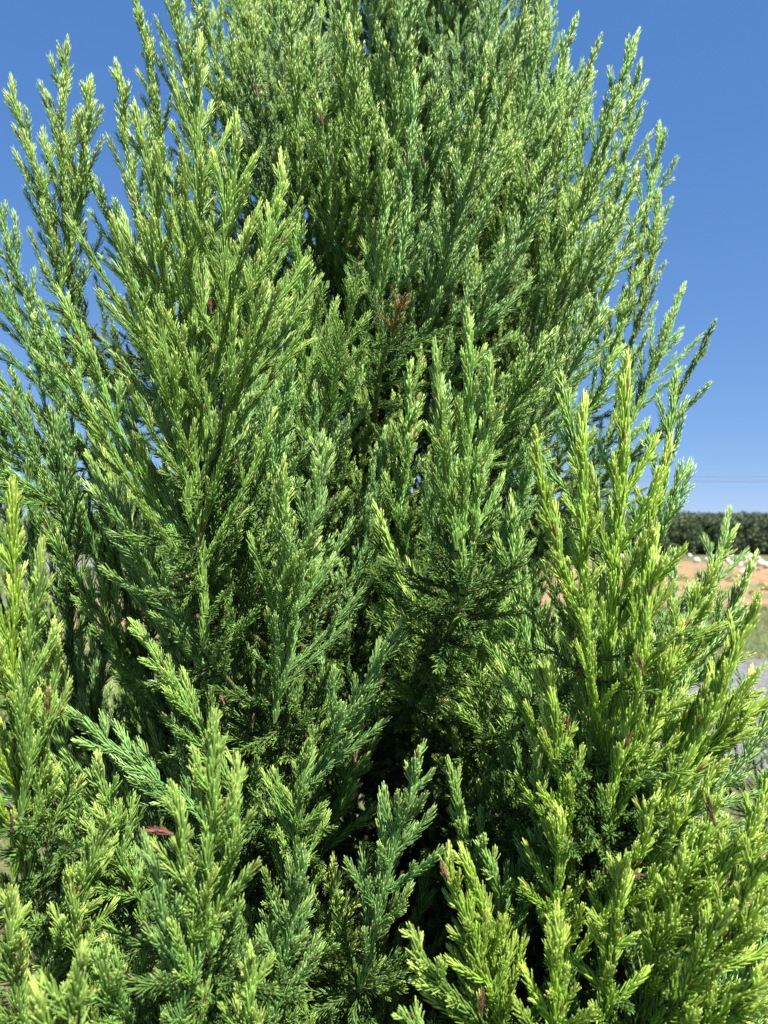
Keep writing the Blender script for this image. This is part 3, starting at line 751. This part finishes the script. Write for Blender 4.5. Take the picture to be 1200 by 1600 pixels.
# ------------------------------------------------------------------ far field: shrubs, trees, stones, wires
def crown_mesh(seed, rx, rz, h0, n, c0):
    rg = np.random.default_rng(seed)
    # clumps
    nc = 44
    cc = np.clip(norm(rg.normal(0, 1, (nc, 3))) * 1.3, -.78, .78) * rg.uniform(.85, 1, (nc, 1)) * np.array([rx, rx, rz]) + np.array([0, 0, h0 + rz])
    cr = rg.uniform(.25, .36, nc) * rx
    i = rg.integers(0, nc, n)
    p = cc[i] + norm(rg.normal(0, 1, (n, 3))) * (cr[i] * rg.uniform(.5, 1.05, n) ** .5)[:, None]
    p[:, 2] = np.maximum(p[:, 2], .05)
    u = norm(rg.normal(0, 1, (n, 3))); v = norm(np.cross(u, rg.normal(0, 1, (n, 3))))
    s = rg.uniform(.03, .07, n)[:, None] * rx
    V = np.stack([p - u * s, p + v * s * .6, p + u * s, p - v * s * .6], 1)
    c = np.array(c0) * rg.uniform(.55, 1.6, (nc, 1))[i] * rg.uniform(.7, 1.3, (n, 1))
    a = Acc(); a.add(V, [(np.arange(n) * 4)[:, None] + np.arange(4)[None]], np.repeat(c, 4, 0))
    return a.mesh("leaf_crown", M_LEAF)

def shrub_trunk(h):
    a = Acc(); r = np.random.default_rng(8)
    base = np.array([0, 0, -.05])
    for k in range(4):
        e = np.array([math.cos(k * 1.6) * .35, math.sin(k * 1.6) * .35, h])
        tubes(a, bezier(base, np.array([0, 0, h * .5]), e, 6)[None], .06, .015, (.12, .085, .06), (.12, .085, .06), 6)
    return a.mesh("shrub_trunk", M_BARK)
st = shrub_trunk(1.1)
crowns = [crown_mesh(20 + k, 1.0, .98, .0, 6500, c) for k, c in enumerate([(.060, .090, .032), (.052, .082, .03), (.068, .10, .036), (.06, .085, .038)])]
rr = random.Random(12)
for row, (Y, hs) in enumerate([(37.5, 1.03), (41.0, 1.07), (46, 1.13)]):
    for k in range(48):
        X = -20 + k * .98 + rr.uniform(-.15, .15) + row * .7
        if X < -9 and row == 0: continue
        t = bpy.data.objects.new("field_shrub", None); col.objects.link(t)
        t.location = (X, Y + rr.uniform(-.3, .3), 0); s = hs * rr.uniform(.985, 1.015)
        t.scale = (s, s, s); t.rotation_euler = (0, 0, rr.uniform(0, 6))
        tag(t, ["bushy dark green shrub in the front row of the far hedge",
                "dark green shrub in the middle row of the far hedge, behind the front one",
                "dark green shrub in the hindmost row of the far hedge"][row], "shrub",
            ["shrubs in the front row of the far hedge", "shrubs in the middle row of the far hedge", "shrubs in the hindmost row of the far hedge"][row])
        link("crown", rr.choice(crowns), t); link("trunk", st, t)

def far_tree(loc, s, label):
    t = bpy.data.objects.new("broadleaf_tree", None); col.objects.link(t); t.location = loc; t.scale = (s, s, s * 1.15)
    tag(t, label, "tree"); link("crown", crowns[1], t); link("trunk", st, t)
far_tree((24.5, 66, 0), 1.6, "taller round dark tree rising just over the hedge top")
far_tree((-12.4, 22, 0), 1.0, "dark bushy tree at the far left edge, beside the pale road")

# stones and flower clumps on the clay
def rock(seed):
    rg = np.random.default_rng(seed)
    import bmesh
    bm = bmesh.new(); bmesh.ops.create_icosphere(bm, subdivisions=3, radius=.5)
    k = rg.normal(0, 1, (7, 3))
    for v in bm.verts:
        c = np.array(v.co); f = 1 + sum(.06 * math.sin(np.dot(q, c) * 4 + i) for i, q in enumerate(k))
        v.co = Vector(c * f * np.array([1.0, .85, .75]))
    me = bpy.data.meshes.new("stone"); bm.to_mesh(me); bm.free()
    for p in me.polygons: p.use_smooth = True
    me.materials.append(M_STONE); return me
M_STONE = ramp_mat("pale_stone", [(.3, (.45, .41, .33)), (.7, (.70, .66, .57))], 5, bump=.4, dist=.03)
rocks = [rock(i) for i in range(4)]
stone_spots = []
for k in range(70):
    stone_spots.append((rr.uniform(9, 21), rr.uniform(26.5, 35), rr.uniform(.12, .30)))
for (x, y, s) in [(1168, 876, .33), (1188, 877, .36), (1198, 880, .3), (1160, 890, .26)]:
    D = 1155 * 1.5 / (y + 8 - 820.2); stone_spots.append(((x - 600) / 1155 * D, D, s))
for X, Y, s in stone_spots:
    o = link("stone", rr.choice(rocks), None, (X, Y, s * .3)); o.scale = (s, s, s); o.rotation_euler = (rr.uniform(-.3, .3), 0, rr.uniform(0, 6))
    tag(o, "pale rounded stone lying on the orange clay before the hedge", "stone", "pale stones scattered before the hedge")

def clump(seed):
    rg = np.random.default_rng(seed); a = Acc()
    n = 240
    p = norm(rg.normal(0, 1, (n, 3))) * rg.uniform(.3, 1, (n, 1)) * np.array([.22, .22, .16]); p[:, 2] = np.abs(p[:, 2]) + .02
    u = norm(rg.normal(0, 1, (n, 3))); v = norm(np.cross(u, rg.normal(0, 1, (n, 3)))); s = .035
    V = np.stack([p - u * s, p + v * s * .7, p + u * s, p - v * s * .7], 1)
    c = np.where(rg.random((n, 1)) < .5, np.array([[.62, .60, .22]]), np.array([[.12, .18, .05]]))
    a.add(V, [(np.arange(n) * 4)[:, None] + np.arange(4)[None]], np.repeat(c, 4, 0))
    return a.mesh("flower_clump", M_LEAF)
clumps = [clump(i) for i in range(3)]
for k in range(60):
    Y = rr.uniform(14.5, 24.5); X = rr.uniform(.28, .56) * Y; Y *= 1.08
    o = link("flower_clump", rr.choice(clumps), None, (X, Y, 0)); s = rr.uniform(.35, .8); o.scale = (s, s, s); o.rotation_euler = (0, 0, rr.uniform(0, 6))
    tag(o, "low yellow and green plant growing on the orange clay", "plant", "yellow plants dotted over the clay field")

M_WIRE = attr_mat("wire", .6, 5, .05, 0); M_POLE = attr_mat("pole_wood", .9, 9, .3, .3)
for (za, zb, lab) in [(5.75, 6.1, "upper of the two thin power lines crossing the sky above the hedge"),
                 (5.45, 5.62, "lower of the two thin power lines crossing the sky above the hedge")]:
    t = np.linspace(0, 1, 40)
    P = np.stack([6 + 49 * t, np.full(40, 60.0), za + (zb - za) * t - .5 * 4 * t * (1 - t)], 1)
    a = Acc(); tubes(a, P[None], .02, .02, (.10, .11, .13), (.10, .11, .13), 5)
    tag(link("power_line", a.mesh("power_line", M_WIRE)), lab, "power line", "power lines above the hedge")
for X, h in [(6, 6.1), (55, 6.5)]:
    t = bpy.data.objects.new("utility_pole", None); col.objects.link(t); t.location = (X, 60.15, 0)
    tag(t, "wooden pole carrying the power lines, %s" % ("hidden behind the big tree" if X < 10 else "beyond the right edge"), "utility pole")
    a = Acc(); tubes(a, np.array([[[0, 0, 0], [0, 0, h / 2], [0, 0, h]]], float), .13, .1, (.16, .12, .09), (.16, .12, .09), 10)
    link("pole", a.mesh("pole", M_POLE), t)
print("tris approx", sum(len(m.polygons) * m.users for m in bpy.data.meshes))
